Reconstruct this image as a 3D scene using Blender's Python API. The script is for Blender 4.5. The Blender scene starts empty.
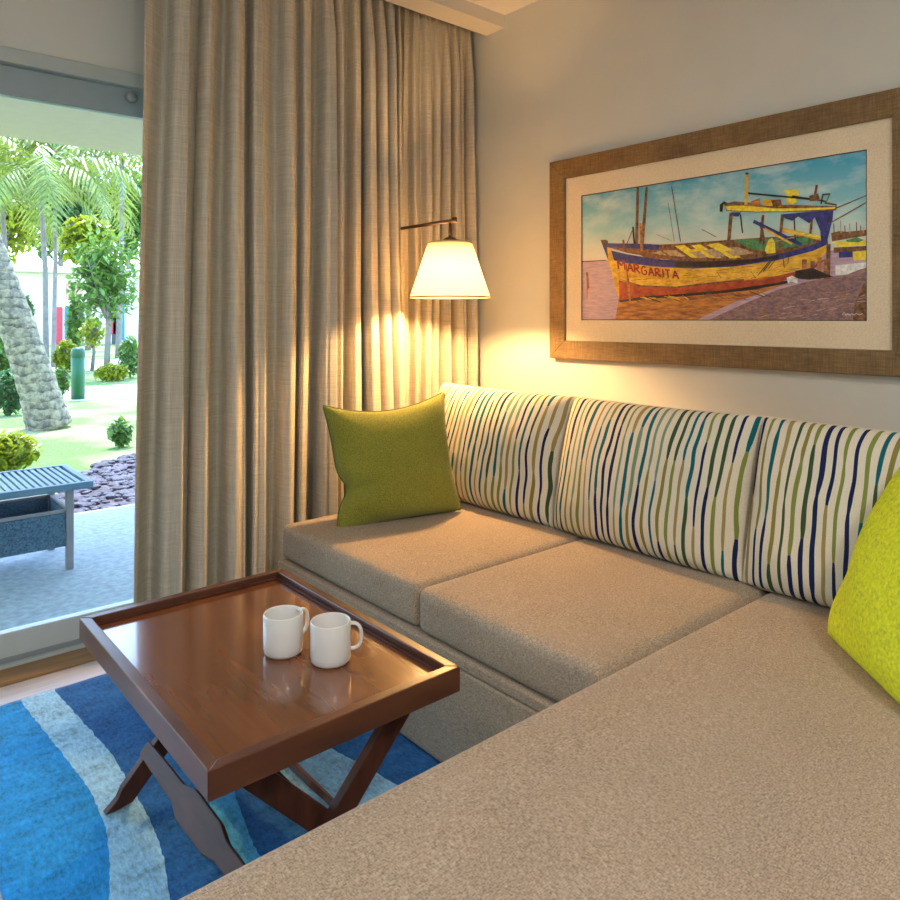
import bpy, bmesh, math, random
from mathutils import Vector, Matrix
random.seed(7)
scn = bpy.context.scene
C = scn.collection
PI = math.pi

# ------------------------------------------------------------------ helpers
def link(o, parent=None):
    C.objects.link(o)
    if parent: o.parent = parent
    return o
def tag(o, label=None, cat=None, group=None, kind=None):
    if label: o['label'] = label
    if cat: o['category'] = cat
    if group: o['group'] = group
    if kind: o['kind'] = kind
    return o
def thing(name, label, cat, loc=(0,0,0), rot=(0,0,0), group=None):
    o = bpy.data.objects.new(name, None); o.empty_display_size = .05
    o.location = loc; o.rotation_euler = rot
    link(o); return tag(o, label, cat, group)
def obj(name, bm, mats, parent=None, smooth=True, loc=None, rot=None):
    me = bpy.data.meshes.new(name)
    bm.to_mesh(me); bm.free()
    if not isinstance(mats, (list, tuple)): mats = [mats]
    for m in mats: me.materials.append(m)
    for p in me.polygons: p.use_smooth = smooth
    o = bpy.data.objects.new(name, me)
    if loc: o.location = loc
    if rot: o.rotation_euler = rot
    return link(o, parent)
def struct(name, bm, m, smooth=False):
    return tag(obj(name, bm, m, smooth=smooth), kind='structure')
def N(): return bmesh.new()
def box(bm, x0, x1, y0, y1, z0, z1, bev=0, mi=0, mat=None, seg=2):
    t = bmesh.new()
    r = bmesh.ops.create_cube(t, size=1)
    for v in t.verts:
        v.co = Vector(((x0+x1)/2+v.co.x*(x1-x0), (y0+y1)/2+v.co.y*(y1-y0), (z0+z1)/2+v.co.z*(z1-z0)))
    if bev: bmesh.ops.bevel(t, geom=list(t.edges), offset=bev, segments=seg, profile=.5, affect='EDGES')
    if mat is not None: t.transform(mat)
    merge(bm, t, mi); return bm
def merge(bm, t, mi=0):
    off = {}
    for v in t.verts: off[v] = bm.verts.new(v.co)
    for f in t.faces:
        try:
            g = bm.faces.new([off[v] for v in f.verts]); g.material_index = mi; g.smooth = f.smooth
        except ValueError: pass
    t.free()
def tube(bm, pts, r, n=10, cap=True, closed=False, mi=0):
    pts = [Vector(p) for p in pts]; L = len(pts)
    rr = r if isinstance(r, (list, tuple)) else [r]*L
    rings = []; up = None
    for i, p in enumerate(pts):
        if closed: d = pts[(i+1)%L]-pts[i-1]
        else: d = pts[min(i+1, L-1)]-pts[max(i-1, 0)]
        d.normalize()
        if up is None:
            up = Vector((0,0,1)) if abs(d.z) < .9 else Vector((1,0,0))
        a = d.cross(up).normalized(); b = a.cross(d).normalized(); up = b
        rings.append([bm.verts.new(p+(a*math.cos(2*PI*k/n)+b*math.sin(2*PI*k/n))*rr[i]) for k in range(n)])
    for i in range(L if closed else L-1):
        A, B = rings[i], rings[(i+1)%L]
        for k in range(n):
            f = bm.faces.new((A[k], A[(k+1)%n], B[(k+1)%n], B[k])); f.material_index = mi
    if cap and not closed:
        bm.faces.new(rings[0][::-1]).material_index = mi; bm.faces.new(rings[-1]).material_index = mi
    return bm
def lathe(bm, prof, n=48, mat=None, mi=0):
    t = bmesh.new(); rings = []
    for r, z in prof:
        if r < 1e-6: rings.append([t.verts.new((0,0,z))])
        else: rings.append([t.verts.new((r*math.cos(2*PI*k/n), r*math.sin(2*PI*k/n), z)) for k in range(n)])
    for A, B in zip(rings, rings[1:]):
        for k in range(n):
            a0, a1, b0, b1 = A[k%len(A)], A[(k+1)%n%len(A)], B[k%len(B)], B[(k+1)%n%len(B)]
            vs = []
            for v in (a0, a1, b1, b0):
                if v not in vs: vs.append(v)
            if len(vs) > 2: t.faces.new(vs)
    if mat is not None: t.transform(mat)
    merge(bm, t, mi); return bm
def prism(bm, pts, vec, mi=0):
    """closed outline of 3-d points extruded along vec"""
    vec = Vector(vec)
    A = [bm.verts.new(Vector(p)) for p in pts]; B = [bm.verts.new(Vector(p)+vec) for p in pts]
    bm.faces.new(A[::-1]).material_index = mi; bm.faces.new(B).material_index = mi
    n = len(A)
    for k in range(n): bm.faces.new((A[k], A[(k+1)%n], B[(k+1)%n], B[k])).material_index = mi
    return bm

# ------------------------------------------------------------------ materials
def new_mat(name):
    m = bpy.data.materials.new(name); m.use_nodes = True
    nt = m.node_tree; b = nt.nodes['Principled BSDF']
    return m, nt, b
def nd(nt, typ, **kw):
    n = nt.nodes.new(typ)
    for k, v in kw.items():
        if k in n.inputs.keys(): n.inputs[k].default_value = v
        else: setattr(n, k, v)
    return n
def coords(nt, scale=(1,1,1), rot=(0,0,0), kind='Object'):
    tc = nt.nodes.new('ShaderNodeTexCoord'); mp = nt.nodes.new('ShaderNodeMapping')
    mp.inputs['Scale'].default_value = scale; mp.inputs['Rotation'].default_value = rot
    nt.links.new(tc.outputs[kind], mp.inputs['Vector']); return mp.outputs['Vector']
def ramp(nt, fac, stops, interp='LINEAR'):
    r = nt.nodes.new('ShaderNodeValToRGB'); r.color_ramp.interpolation = interp
    el = r.color_ramp.elements
    while len(el) < len(stops): el.new(.5)
    for e, (p, c) in zip(el, stops): e.position = p; e.color = (*c, 1)
    nt.links.new(fac, r.inputs['Fac']); return r.outputs['Color']
def noise(nt, vec, scale, detail=3, rough=.5, out='Fac'):
    n = nt.nodes.new('ShaderNodeTexNoise'); n.inputs['Scale'].default_value = scale
    n.inputs['Detail'].default_value = detail; n.inputs['Roughness'].default_value = rough
    nt.links.new(vec, n.inputs['Vector']); return n.outputs[out]
def bump(nt, b, h, strength=.3, dist=.002):
    n = nt.nodes.new('ShaderNodeBump'); n.inputs['Strength'].default_value = strength; n.inputs['Distance'].default_value = dist
    nt.links.new(h, n.inputs['Height']); nt.links.new(n.outputs['Normal'], b.inputs['Normal']); return n
def math_(nt, op, a, b=None, c=None):
    n = nt.nodes.new('ShaderNodeMath'); n.operation = op
    for i, v in enumerate((a, b, c)):
        if v is None: continue
        if isinstance(v, (int, float)): n.inputs[i].default_value = v
        else: nt.links.new(v, n.inputs[i])
    return n.outputs[0]
def mixc(nt, fac, a, b, typ='MIX'):
    n = nt.nodes.new('ShaderNodeMixRGB'); n.blend_type = typ
    for k, v in zip(('Fac', 'Color1', 'Color2'), (fac, a, b)):
        if isinstance(v, (int, float)): n.inputs[k].default_value = v
        elif isinstance(v, tuple): n.inputs[k].default_value = (*v, 1)
        else: nt.links.new(v, n.inputs[k])
    return n.outputs[0]
def plain(name, col, rough=.6, metal=0, var=.06, scale=12, bmp=0, spec=.5, coat=0):
    m, nt, b = new_mat(name)
    v = coords(nt)
    f = noise(nt, v, scale, 4)
    lo = tuple(max(0, c*(1-var)) for c in col); hi = tuple(min(1, c*(1+var)) for c in col)
    nt.links.new(ramp(nt, f, [(.3, lo), (.7, hi)]), b.inputs['Base Color'])
    b.inputs['Roughness'].default_value = rough; b.inputs['Metallic'].default_value = metal
    b.inputs['Specular IOR Level'].default_value = spec
    b.inputs['Coat Weight'].default_value = coat
    if bmp: bump(nt, b, noise(nt, v, scale*20, 2), bmp, .001)
    return m
def cloth(name, c1, c2, scale=420, bmp=.5, rough=.95, big=.08, stretch=(1,1,1), sheen=.2, kind='Object', dist=.0012):
    m, nt, b = new_mat(name)
    v = coords(nt, stretch, kind=kind)
    f = noise(nt, v, scale, 3, .7)
    g = noise(nt, v, 6, 3)
    col = ramp(nt, f, [(.36, c1), (.62, c2)])
    col = mixc(nt, big, col, ramp(nt, g, [(.35, tuple(x*.6 for x in c1)), (.65, c2)]))
    nt.links.new(col, b.inputs['Base Color'])
    b.inputs['Roughness'].default_value = rough; b.inputs['Specular IOR Level'].default_value = .15
    b.inputs['Sheen Weight'].default_value = sheen; b.inputs['Sheen Roughness'].default_value = .5
    bump(nt, b, f, bmp, dist)
    return m
def wood(name, dark, light, scale=(3, 40, 40), rough=.25, coat=0, bmp=.15, rot=(0,0,0)):
    m, nt, b = new_mat(name)
    v = coords(nt, scale, rot)
    f = noise(nt, v, 1.0, 4, .5)
    v2 = coords(nt, tuple(s*.25 for s in scale), rot)
    g = noise(nt, v2, 1.2, 3)
    col = mixc(nt, .45, ramp(nt, f, [(.3, dark), (.7, light)]), ramp(nt, g, [(.3, dark), (.7, light)]))
    nt.links.new(col, b.inputs['Base Color']); b.inputs['Roughness'].default_value = rough
    b.inputs['Coat Weight'].default_value = coat; b.inputs['Coat Roughness'].default_value = .12
    bump(nt, b, f, bmp, .0006)
    return m

M = {}
M['wall'] = plain('wall_paint', (.64,.64,.585), .75, var=.015, scale=5, bmp=.04, spec=.3)
M['ceil'] = plain('ceiling_paint', (.80,.74,.66), .8, var=.01, bmp=.03, spec=.3)
M['pelmet'] = plain('pelmet_paint', (.72,.67,.58), .6, var=.01)
M['alu'] = plain('painted_metal', (.42,.47,.46), .35, var=.03, spec=.5)
M['alu_light'] = plain('pale_metal', (.50,.56,.56), .3, var=.03)
M['alu_dark'] = plain('grey_metal', (.30,.34,.36), .35, var=.03, metal=.3)
M['alu_blue'] = plain('blue_grey_metal', (.27,.34,.37), .35, var=.03)
M['bronze'] = plain('bronze_metal', (.11,.065,.04), .3, metal=.75, var=.1)
M['china'] = plain('white_china', (.68,.67,.655), .12, var=.01, coat=.4)
M['lime_dark'] = None
m, nt, b = new_mat('sofa_weave')
v = coords(nt, (1,1,1))
na = noise(nt, coords(nt, (1,.28,1)), 520, 2, .6); nb = noise(nt, coords(nt, (.28,1,.4)), 520, 2, .6)
f = math_(nt, 'ADD', math_(nt, 'MULTIPLY', na, .5), math_(nt, 'MULTIPLY', nb, .5))
g = noise(nt, v, 5, 3)
col = ramp(nt, f, [(.36, (.19,.138,.093)), (.5, (.36,.272,.19)), (.63, (.54,.43,.32))])
nt.links.new(mixc(nt, .1, col, ramp(nt, g, [(.35, (.26,.19,.13)), (.65, (.48,.38,.27))])), b.inputs['Base Color'])
b.inputs['Roughness'].default_value = .95; b.inputs['Specular IOR Level'].default_value = .12; b.inputs['Sheen Weight'].default_value = .1
bump(nt, b, f, .6, .0015); M['sofa'] = m
M['lime_dark'] = cloth('green_cloth', (.13,.14,.018), (.34,.325,.05), scale=330, bmp=.4, big=.1)
M['lime_pipe'] = cloth('green_piping', (.07,.10,.015), (.17,.20,.03), scale=330, bmp=.4)
M['mat_board'] = cloth('mat_board_linen', (.70,.58,.40), (.84,.73,.54), scale=260, bmp=.15, sheen=0)
m, nt, b = new_mat('table_wood')
v = coords(nt, (1,1,1)); f = noise(nt, coords(nt, (40,2.2,1)), 1, 2, .5); g = noise(nt, coords(nt, (5,1.2,1)), 1, 2)
br = nt.nodes.new('ShaderNodeTexBrick'); nt.links.new(coords(nt, (1,1,1), (0,0,PI/2)), br.inputs['Vector'])
br.inputs['Scale'].default_value = 1; br.inputs['Brick Width'].default_value = 2; br.inputs['Row Height'].default_value = .11; br.inputs['Mortar Size'].default_value = .0006
br.inputs['Color1'].default_value = (.88,.88,.88,1); br.inputs['Color2'].default_value = (1,1,1,1); br.inputs['Mortar'].default_value = (.6,.6,.6,1)
col = mixc(nt, .5, ramp(nt, f, [(.3, (.12,.031,.009)), (.7, (.23,.070,.020))]), ramp(nt, g, [(.3, (.11,.036,.013)), (.7, (.25,.095,.035))]))
nt.links.new(mixc(nt, 1, col, br.outputs['Color'], 'MULTIPLY'), b.inputs['Base Color'])
b.inputs['Roughness'].default_value = .2; b.inputs['Specular IOR Level'].default_value = .6; b.inputs['Coat Weight'].default_value = .6; b.inputs['Coat Roughness'].default_value = .07
M['table'] = m
M['rim'] = wood('rim_wood', (.05,.016,.009), (.14,.046,.02), (6, 6, 30), rough=.4, coat=.12, bmp=.02)
M['table_dark'] = wood('leg_wood', (.028,.010,.007), (.12,.04,.025), (30, 5, 9), rough=.55)
M['table_dark'].node_tree.nodes['Principled BSDF'].inputs['Specular IOR Level'].default_value = .22
M['threshold'] = wood('oak_strip', (.14,.075,.03), (.33,.20,.09), (2, 40, 40), rough=.6)

# coarse chartreuse weave
m, nt, b = new_mat('chartreuse_weave')
v = coords(nt, (1,1,1)); f = noise(nt, v, 120, 3, .6); g = noise(nt, coords(nt, (1,.25,1)), 120, 2, .6)
s = math_(nt, 'ADD', math_(nt, 'MULTIPLY', f, .5), math_(nt, 'MULTIPLY', g, .5))
nt.links.new(ramp(nt, s, [(.33, (.36,.38,.07)), (.45, (.56,.58,.025)), (.62, (.72,.73,.03))]), b.inputs['Base Color'])
b.inputs['Roughness'].default_value = .9; b.inputs['Specular IOR Level'].default_value = .15; bump(nt, b, s, .7, .002)
M['lime'] = m

# curtain linen: slubs both ways, a little light passes through
m, nt, b = new_mat('curtain_linen')
v1 = coords(nt, (8,8,260)); v2 = coords(nt, (260,260,6))
f = noise(nt, v1, 1, 3, .65); g = noise(nt, v2, 1, 3, .65)
s = math_(nt, 'ADD', math_(nt, 'MULTIPLY', f, .55), math_(nt, 'MULTIPLY', g, .45))
nt.links.new(ramp(nt, s, [(.33, (.46,.41,.32)), (.5, (.62,.565,.455)), (.66, (.76,.70,.58))]), b.inputs['Base Color'])
b.inputs['Roughness'].default_value = .9; b.inputs['Specular IOR Level'].default_value = .15
bump(nt, b, s, .35, .001)
tr = nt.nodes.new('ShaderNodeBsdfTranslucent'); tr.inputs['Color'].default_value = (.7,.58,.4,1)
mx = nt.nodes.new('ShaderNodeMixShader'); mx.inputs[0].default_value = .16
nt.links.new(b.outputs[0], mx.inputs[1]); nt.links.new(tr.outputs[0], mx.inputs[2])
nt.links.new(mx.outputs[0], nt.nodes['Material Output'].inputs['Surface'])
M['curtain'] = m

# lamp shade
m, nt, b = new_mat('lamp_shade_linen')
b.inputs['Base Color'].default_value = (.88,.82,.68,1); b.inputs['Roughness'].default_value = .9
bump(nt, b, noise(nt, coords(nt, (1,1,1)), 500, 2), .1, .0005)
tr = nt.nodes.new('ShaderNodeBsdfTranslucent'); tr.inputs['Color'].default_value = (1,.90,.70,1)
mx = nt.nodes.new('ShaderNodeMixShader'); mx.inputs[0].default_value = .62
nt.links.new(b.outputs[0], mx.inputs[1]); nt.links.new(tr.outputs[0], mx.inputs[2])
nt.links.new(mx.outputs[0], nt.nodes['Material Output'].inputs['Surface'])
M['shade'] = m
M['shade_trim'] = plain('shade_trim', (.60,.42,.22), .8)
m, nt, b = new_mat('bulb_glow')
b.inputs['Base Color'].default_value = (1,.9,.7,1); b.inputs['Emission Color'].default_value = (1,.72,.38,1); b.inputs['Emission Strength'].default_value = 12
nt.links.new(ramp(nt, noise(nt, coords(nt), 8), [(.3, (.95,.9,.8)), (.7, (1,.95,.85))]), b.inputs['Base Color'])
M['bulb'] = m

# thin glass
m, nt, b = new_mat('door_glass')
tb = nt.nodes.new('ShaderNodeBsdfTransparent'); tb.inputs['Color'].default_value = (.95,.985,.98,1)
gl = nt.nodes.new('ShaderNodeBsdfGlossy'); gl.inputs['Roughness'].default_value = .02
fr = nt.nodes.new('ShaderNodeFresnel'); fr.inputs['IOR'].default_value = 1.35
mx = nt.nodes.new('ShaderNodeMixShader')
nt.links.new(fr.outputs[0], mx.inputs[0]); nt.links.new(tb.outputs[0], mx.inputs[1]); nt.links.new(gl.outputs[0], mx.inputs[2])
nt.links.new(mx.outputs[0], nt.nodes['Material Output'].inputs['Surface'])
M['glass'] = m

# floor planks
m, nt, b = new_mat('pale_floor_planks')
v = coords(nt, (1,1,1))
br = nt.nodes.new('ShaderNodeTexBrick'); nt.links.new(v, br.inputs['Vector'])
br.inputs['Scale'].default_value = 1; br.inputs['Brick Width'].default_value = 1.1; br.inputs['Row Height'].default_value = .13
br.inputs['Mortar Size'].default_value = .0015; br.inputs['Color1'].default_value = (.44,.42,.45,1); br.inputs['Color2'].default_value = (.54,.52,.55,1)
br.inputs['Mortar'].default_value = (.22,.18,.16,1)
gr = noise(nt, coords(nt, (3,60,1)), 1, 5, .6)
nt.links.new(mixc(nt, .5, br.outputs['Color'], ramp(nt, gr, [(.3, (.33,.31,.33)), (.7, (.66,.63,.66))])), b.inputs['Base Color'])
b.inputs['Roughness'].default_value = .35
M['floor'] = m

# shag rug colours
def rugmat(name, c):
    m, nt, b = new_mat(name)
    v = coords(nt, (1,.45,1))
    f = noise(nt, v, 110, 4, .7); g = noise(nt, coords(nt, (.5,1,1)), 28, 3, .6)
    s = math_(nt, 'ADD', math_(nt, 'MULTIPLY', f, .6), math_(nt, 'MULTIPLY', g, .4))
    nt.links.new(ramp(nt, s, [(.34, tuple(x*.5 for x in c)), (.5, c), (.66, tuple(min(1, x*1.35+.01) for x in c))]), b.inputs['Base Color'])
    b.inputs['Roughness'].default_value = 1; b.inputs['Specular IOR Level'].default_value = .05
    b.inputs['Sheen Weight'].default_value = .15
    bump(nt, b, s, .9, .008); return m
M['rug_mid'] = rugmat('rug_bright_blue', (.008,.27,.66))
M['rug_pale'] = rugmat('rug_pale_blue', (.30,.58,.80))
M['rug_deep'] = rugmat('rug_deep_blue', (.008,.11,.33))
M['rug_sky'] = rugmat('rug_sky_blue', (.06,.36,.62))

# burlap-look picture frame
m, nt, b = new_mat('frame_wood')
f = noise(nt, coords(nt, (300,300,18)), 1, 3, .7); g = noise(nt, coords(nt, (18,18,300)), 1, 3, .7); k = noise(nt, coords(nt), 6, 3)
s = math_(nt, 'ADD', math_(nt, 'MULTIPLY', f, .5), math_(nt, 'MULTIPLY', g, .5))
col = ramp(nt, s, [(.36, (.075,.042,.014)), (.5, (.19,.115,.045)), (.66, (.33,.21,.09))])
nt.links.new(mixc(nt, .25, col, ramp(nt, k, [(.35, (.10,.055,.018)), (.65, (.30,.19,.08))])), b.inputs['Base Color'])
b.inputs['Roughness'].default_value = .5; bump(nt, b, s, .4, .001)
M['frame'] = m

# striped fabric (UV: u across, v up)
m, nt, b = new_mat('striped_fabric')
tc = nt.nodes.new('ShaderNodeTexCoord'); oi = nt.nodes.new('ShaderNodeObjectInfo')
sp = nt.nodes.new('ShaderNodeSeparateXYZ'); nt.links.new(tc.outputs['UV'], sp.inputs[0])
U, V = sp.outputs[0], sp.outputs[1]
seed = math_(nt, 'MULTIPLY', oi.outputs['Random'], 37.0)
def stripes(n, seedo, halfw, wob):
    cmb = nt.nodes.new('ShaderNodeCombineXYZ')
    nt.links.new(math_(nt, 'MULTIPLY', U, 7.0), cmb.inputs[0]); nt.links.new(math_(nt, 'MULTIPLY', V, 2.6), cmb.inputs[1])
    nt.links.new(math_(nt, 'ADD', seed, seedo), cmb.inputs[2])
    w = noise(nt, cmb.outputs[0], 1.0, 1)
    u2 = math_(nt, 'ADD', math_(nt, 'MULTIPLY', U, float(n)), math_(nt, 'MULTIPLY', math_(nt, 'SUBTRACT', w, .5), wob))
    idn = math_(nt, 'FLOOR', u2); fr_ = math_(nt, 'FRACT', u2)
    wn = nt.nodes.new('ShaderNodeTexWhiteNoise'); wn.noise_dimensions = '2D'
    c2 = nt.nodes.new('ShaderNodeCombineXYZ'); nt.links.new(idn, c2.inputs[0]); nt.links.new(math_(nt, 'ADD', seed, seedo), c2.inputs[1])
    nt.links.new(c2.outputs[0], wn.inputs['Vector'])
    vv = math_(nt, 'ADD', math_(nt, 'MULTIPLY', V, 1.9), math_(nt, 'MULTIPLY', wn.outputs['Value'], 9.0))
    vid = math_(nt, 'FLOOR', vv); vf = math_(nt, 'FRACT', vv)
    c3 = nt.nodes.new('ShaderNodeCombineXYZ'); nt.links.new(idn, c3.inputs[0]); nt.links.new(vid, c3.inputs[1]); nt.links.new(seed, c3.inputs[2])
    wn2 = nt.nodes.new('ShaderNodeTexWhiteNoise'); nt.links.new(c3.outputs[0], wn2.inputs['Vector'])
    d = math_(nt, 'ABSOLUTE', math_(nt, 'SUBTRACT', fr_, .5))
    taper = math_(nt, 'MULTIPLY', math_(nt, 'MINIMUM', math_(nt, 'MULTIPLY', math_(nt, 'MINIMUM', vf, math_(nt, 'SUBTRACT', 1.0, vf)), 9.0), 1.0), .35)
    hw = math_(nt, 'MULTIPLY', math_(nt, 'ADD', taper, .65), math_(nt, 'ADD', halfw*.75, math_(nt, 'MULTIPLY', wn.outputs['Value'], halfw*.5)))
    mask = math_(nt, 'LESS_THAN', d, hw)
    return mask, wn2.outputs['Value']
mask, val = stripes(26, 3.1, .19, 1.0)
navy=(.012,.022,.10); teal=(.008,.14,.19); olive=(.27,.24,.06); lime=(.24,.29,.07); sage=(.20,.33,.25); forest=(.05,.10,.05); gold=(.38,.30,.12)
col = ramp(nt, val, [(0, navy), (.20, teal), (.39, olive), (.5, sage), (.62, lime), (.73, forest), (.87, gold)], 'CONSTANT')
fz = noise(nt, tc.outputs['UV'], 260, 3, .7)
base = ramp(nt, fz, [(.3, (.56,.49,.37)), (.7, (.78,.71,.57))])
nt.links.new(mixc(nt, mask, base, mixc(nt, .5, col, mixc(nt, 1, col, base, 'MULTIPLY'))), b.inputs['Base Color'])
b.inputs['Roughness'].default_value = .9; b.inputs['Specular IOR Level'].default_value = .15; bump(nt, b, fz, .25, .0008)
M['stripe'] = m

# ------------------------------------------------------------------ the room
XW, YD, ZC = 2.65, 2.98, 2.81          # picture wall, window wall, ceiling
XL, YB = -2.3, -2.6
bm = N(); box(bm, XL, XW, YB, YD, -.12, 0); struct('floor', bm, M['floor'])
bm = N(); box(bm, XL-.1, XW+.1, YB-.1, YD+.14, ZC, ZC+.12); struct('ceiling', bm, M['ceil'])
bm = N(); box(bm, XW, XW+.1, YB, YD+.14, -.12, ZC); struct('wall_right', bm, M['wall'])
bm = N(); box(bm, XL-.1, XL, YB, YD+.14, -.12, ZC); struct('wall_left', bm, M['wall'])
bm = N(); box(bm, XL-.1, XW+.1, YB-.1, YB, -.12, ZC); struct('wall_back', bm, M['wall'])
DX0, DX1, DZ = -1.5, 1.62, 2.21
bm = N()
box(bm, XL, DX0, YD, YD+.14, -.12, ZC); box(bm, DX1, XW, YD, YD+.14, -.12, ZC); box(bm, DX0, DX1, YD, YD+.14, DZ, ZC)
struct('wall_window', bm, M['wall'])
bm = N(); box(bm, XL, XW, 2.662, 2.80, 2.744, ZC); struct('trim_1', bm, M['pelmet'])          # curtain pelmet
bm = N(); box(bm, DX0-.1, DX1+.1, 2.855, 2.978, 0, .012, .003); struct('trim_2', bm, M['threshold'])
bm = N(); box(bm, XW-.014, XW, YB, 2.97, 0, .09, .003); struct('baseboard_right', bm, M['pelmet'])
bm = N(); box(bm, 1.66, XW-.014, YD-.014, YD, 0, .09, .003); struct('baseboard_window', bm, M['pelmet'])

# sliding glass door
dr = tag(bpy.data.objects.new('door_1', None), 'grey framed sliding glass door opening on the patio', kind='structure'); link(dr)
bm = N()
box(bm, DX0, DX1, YD-.012, YD+.13, DZ-.055, DZ, .004)            # head
box(bm, DX0, DX0+.05, YD-.012, YD+.13, 0, DZ-.055, .004); box(bm, DX1-.05, DX1, YD-.012, YD+.13, 0, DZ-.055, .004)
box(bm, DX0, DX1, YD-.012, YD+.13, -.02, .022, .003)
obj('door_frame', bm, M['alu'], dr, False)
bm = N(); box(bm, DX0+.05, DX1-.05, YD+.01, YD+.028, .022, .042, .002); box(bm, DX0+.05, DX1-.05, YD+.075, YD+.09, .022, .042, .002)
obj('floor_track', bm, M['alu_dark'], dr, False)
def sash(x0, x1, y):
    bm = N(); t = .042
    box(bm, x0, x0+.07, y, y+t, .03, DZ-.06, .004); box(bm, x1-.07, x1, y, y+t, .03, DZ-.06, .004)
    box(bm, x0+.07, x1-.07, y, y+t, DZ-.165, DZ-.06, .004)
    s = obj('door_panel', bm, M['alu_blue'], dr, False)
    bm = N(); box(bm, x0+.07, x1-.07, y, y+t, .03, .128, .004); obj('bottom_rail', bm, M['alu_light'], s, False)
    bm = N(); box(bm, x0+.07, x1-.07, y+.018, y+.024, .128, DZ-.165)
    obj('glass_pane', bm, M['glass'], s, False)
    return s
sash(DX0+.05, .12, YD+.072); s2 = sash(.06, DX1-.05, YD+.012)
# round catch of the head rail
bm = N(); lathe(bm, [(0,0), (.021,0), (.021,.012), (.014,.018), (0,.018)], 24, Matrix.Translation((.905, YD+.012, 2.118)) @ Matrix.Rotation(PI/2, 4, 'X'))
obj('round_cap', bm, M['alu_dark'], dr)

# ------------------------------------------------------------------ curtains
def curtain(name, x0t, x1t, x0b, x1b, yc, z0, z1, nf, seed, label, group=None, amp=.05, widths=None):
    rnd = random.Random(seed)
    w = widths or [rnd.uniform(.6, 1.5) for _ in range(nf)]; nf = len(w); tot = sum(w)
    cum = [0]
    for q in w: cum.append(cum[-1]+q/tot)
    amps = [rnd.uniform(.55, 1.15) for _ in range(nf+1)]; sh = [rnd.uniform(-.25, .25) for _ in range(nf+1)]
    nx, nz = nf*26, 60
    bm = N(); uvl = None; grid = []
    for j in range(nz+1):
        t = j/nz; z = z0+(z1-z0)*t
        row = []
        for i in range(nx+1):
            s = i/nx*nf; k = min(int(s), nf-1); fr = s-k
            u = cum[k]+(cum[k+1]-cum[k])*fr
            ph = 2*PI*fr
            a = amps[k]*(1-fr)+amps[k+1]*fr
            low = 1-t
            A = amp*a*(.55+.65*low)
            yy = -math.cos(ph)*A
            yy += .45*A*math.sin(2*ph+5*sh[k]+2*low*sh[k])                              # uneven folds
            yy += .008*math.sin(9*u+2.2*low*3+seed)
            xx = .30*A*math.sin(ph*2+.5)*(1 if low > .05 else low/.05)          # slight omega overhang
            if t > .9:                                                          # pinch pleats at the heading
                q = (t-.9)/.1; yy = yy*(1-.45*q) + .012*q*math.cos(ph*2)
            drift = .018*math.sin(4.0*u*PI+seed)*low
            x = (x0b+(x1b-x0b)*u)*(1-t)+(x0t+(x1t-x0t)*u)*t
            row.append(bm.verts.new((x+xx+drift, yc+yy, z)))
        grid.append(row)
    for j in range(nz):
        for i in range(nx):
            bm.faces.new((grid[j][i], grid[j][i+1], grid[j+1][i+1], grid[j+1][i]))
    o = obj(name, bm, M['curtain'])
    md = o.modifiers.new('thickness', 'SOLIDIFY'); md.thickness = .002
    tag(o, label, 'curtain', group); return o
curtain('curtain', .905, 2.10, .845, 2.115, 2.835, .015, 2.80, 12, 3, 'beige linen curtain panel hanging from ceiling beside the glass door', amp=.062, widths=[1.9,1.2,1.5,1.0,2.0,.8,1.3,.7,1.1,.7,.9,.7,.7])
curtain('curtain', 2.11, 2.60, 2.09, 2.61, 2.875, .015, 2.80, 8, 11, 'gathered beige linen curtain panel in the corner behind the wall lamp', amp=.038)

# ------------------------------------------------------------------ wall lamp
LX, LY = 2.093, 2.446
lamp = thing('wall_lamp', 'lit swing arm wall lamp with cream tapered shade in front of curtain', 'lamp', (LX, YD, 1.68))
def L(p): return (p[0]-LX, p[1]-YD, p[2]-1.68)
bm = N(); box(bm, -.045, .045, -.018, 0, -.07, .07, .006); obj('wall_plate', bm, M['bronze'], lamp)
bm = N(); tube(bm, [L((LX, YD-.015, 1.68)), L((LX, LY-.03, 1.68))], .008, 12); tube(bm, [L((LX, LY-.03, 1.672)), L((LX, LY-.03, 1.692))], .012, 12)
obj('swing_arm', bm, M['bronze'], lamp)
bm = N(); tube(bm, [L((LX, LY, 1.60)), L((LX, LY, 1.672))], .0075, 12)
lathe(bm, [(0,0), (.030,0), (.030,.012), (.018,.02), (0,.022)], 24, Matrix.Translation(L((LX, LY, 1.587))))
tube(bm, [L((LX+.01, LY-.01, 1.595)), L((LX+.03, LY-.03, 1.592))], .005, 10); lathe(bm, [(0,0), (.008,0), (.008,.012), (0,.012)], 12, Matrix.Translation(L((LX+.033, LY-.033, 1.583))))
lathe(bm, [(0,0), (.016,0), (.016,.055), (0,.055)], 20, Matrix.Translation(L((LX, LY, 1.535))))
obj('socket_stem', bm, M['bronze'], lamp)
bm = N()
prof = [(.179,0), (.0975,.243)]
lathe(bm, [(.179,0), (.177,0), (.0955,.243), (.0975,.243), (.179,0)], 64, Matrix.Translation(L((LX, LY, 1.339))))
sh = obj('lamp_shade', bm, M['shade'], lamp)
bm = N()
for r, z in ((.1795, 1.339), (.0978, 1.580)):
    lathe(bm, [(r,0), (r+.0012,0), (r-.0012,.007), (r-.003,.007)], 64, Matrix.Translation(L((LX, LY, z-.001)))); obj('shade_rim', bm, M['shade_trim'], sh); bm = N()
for k in range(3):
    a = 2*PI*k/3; tube(bm, [L((LX+.015*math.cos(a), LY+.015*math.sin(a), 1.585)), L((LX+.096*math.cos(a), LY+.096*math.sin(a), 1.581))], .0018, 6)
obj('shade_spider', bm, M['bronze'], sh)
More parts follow.
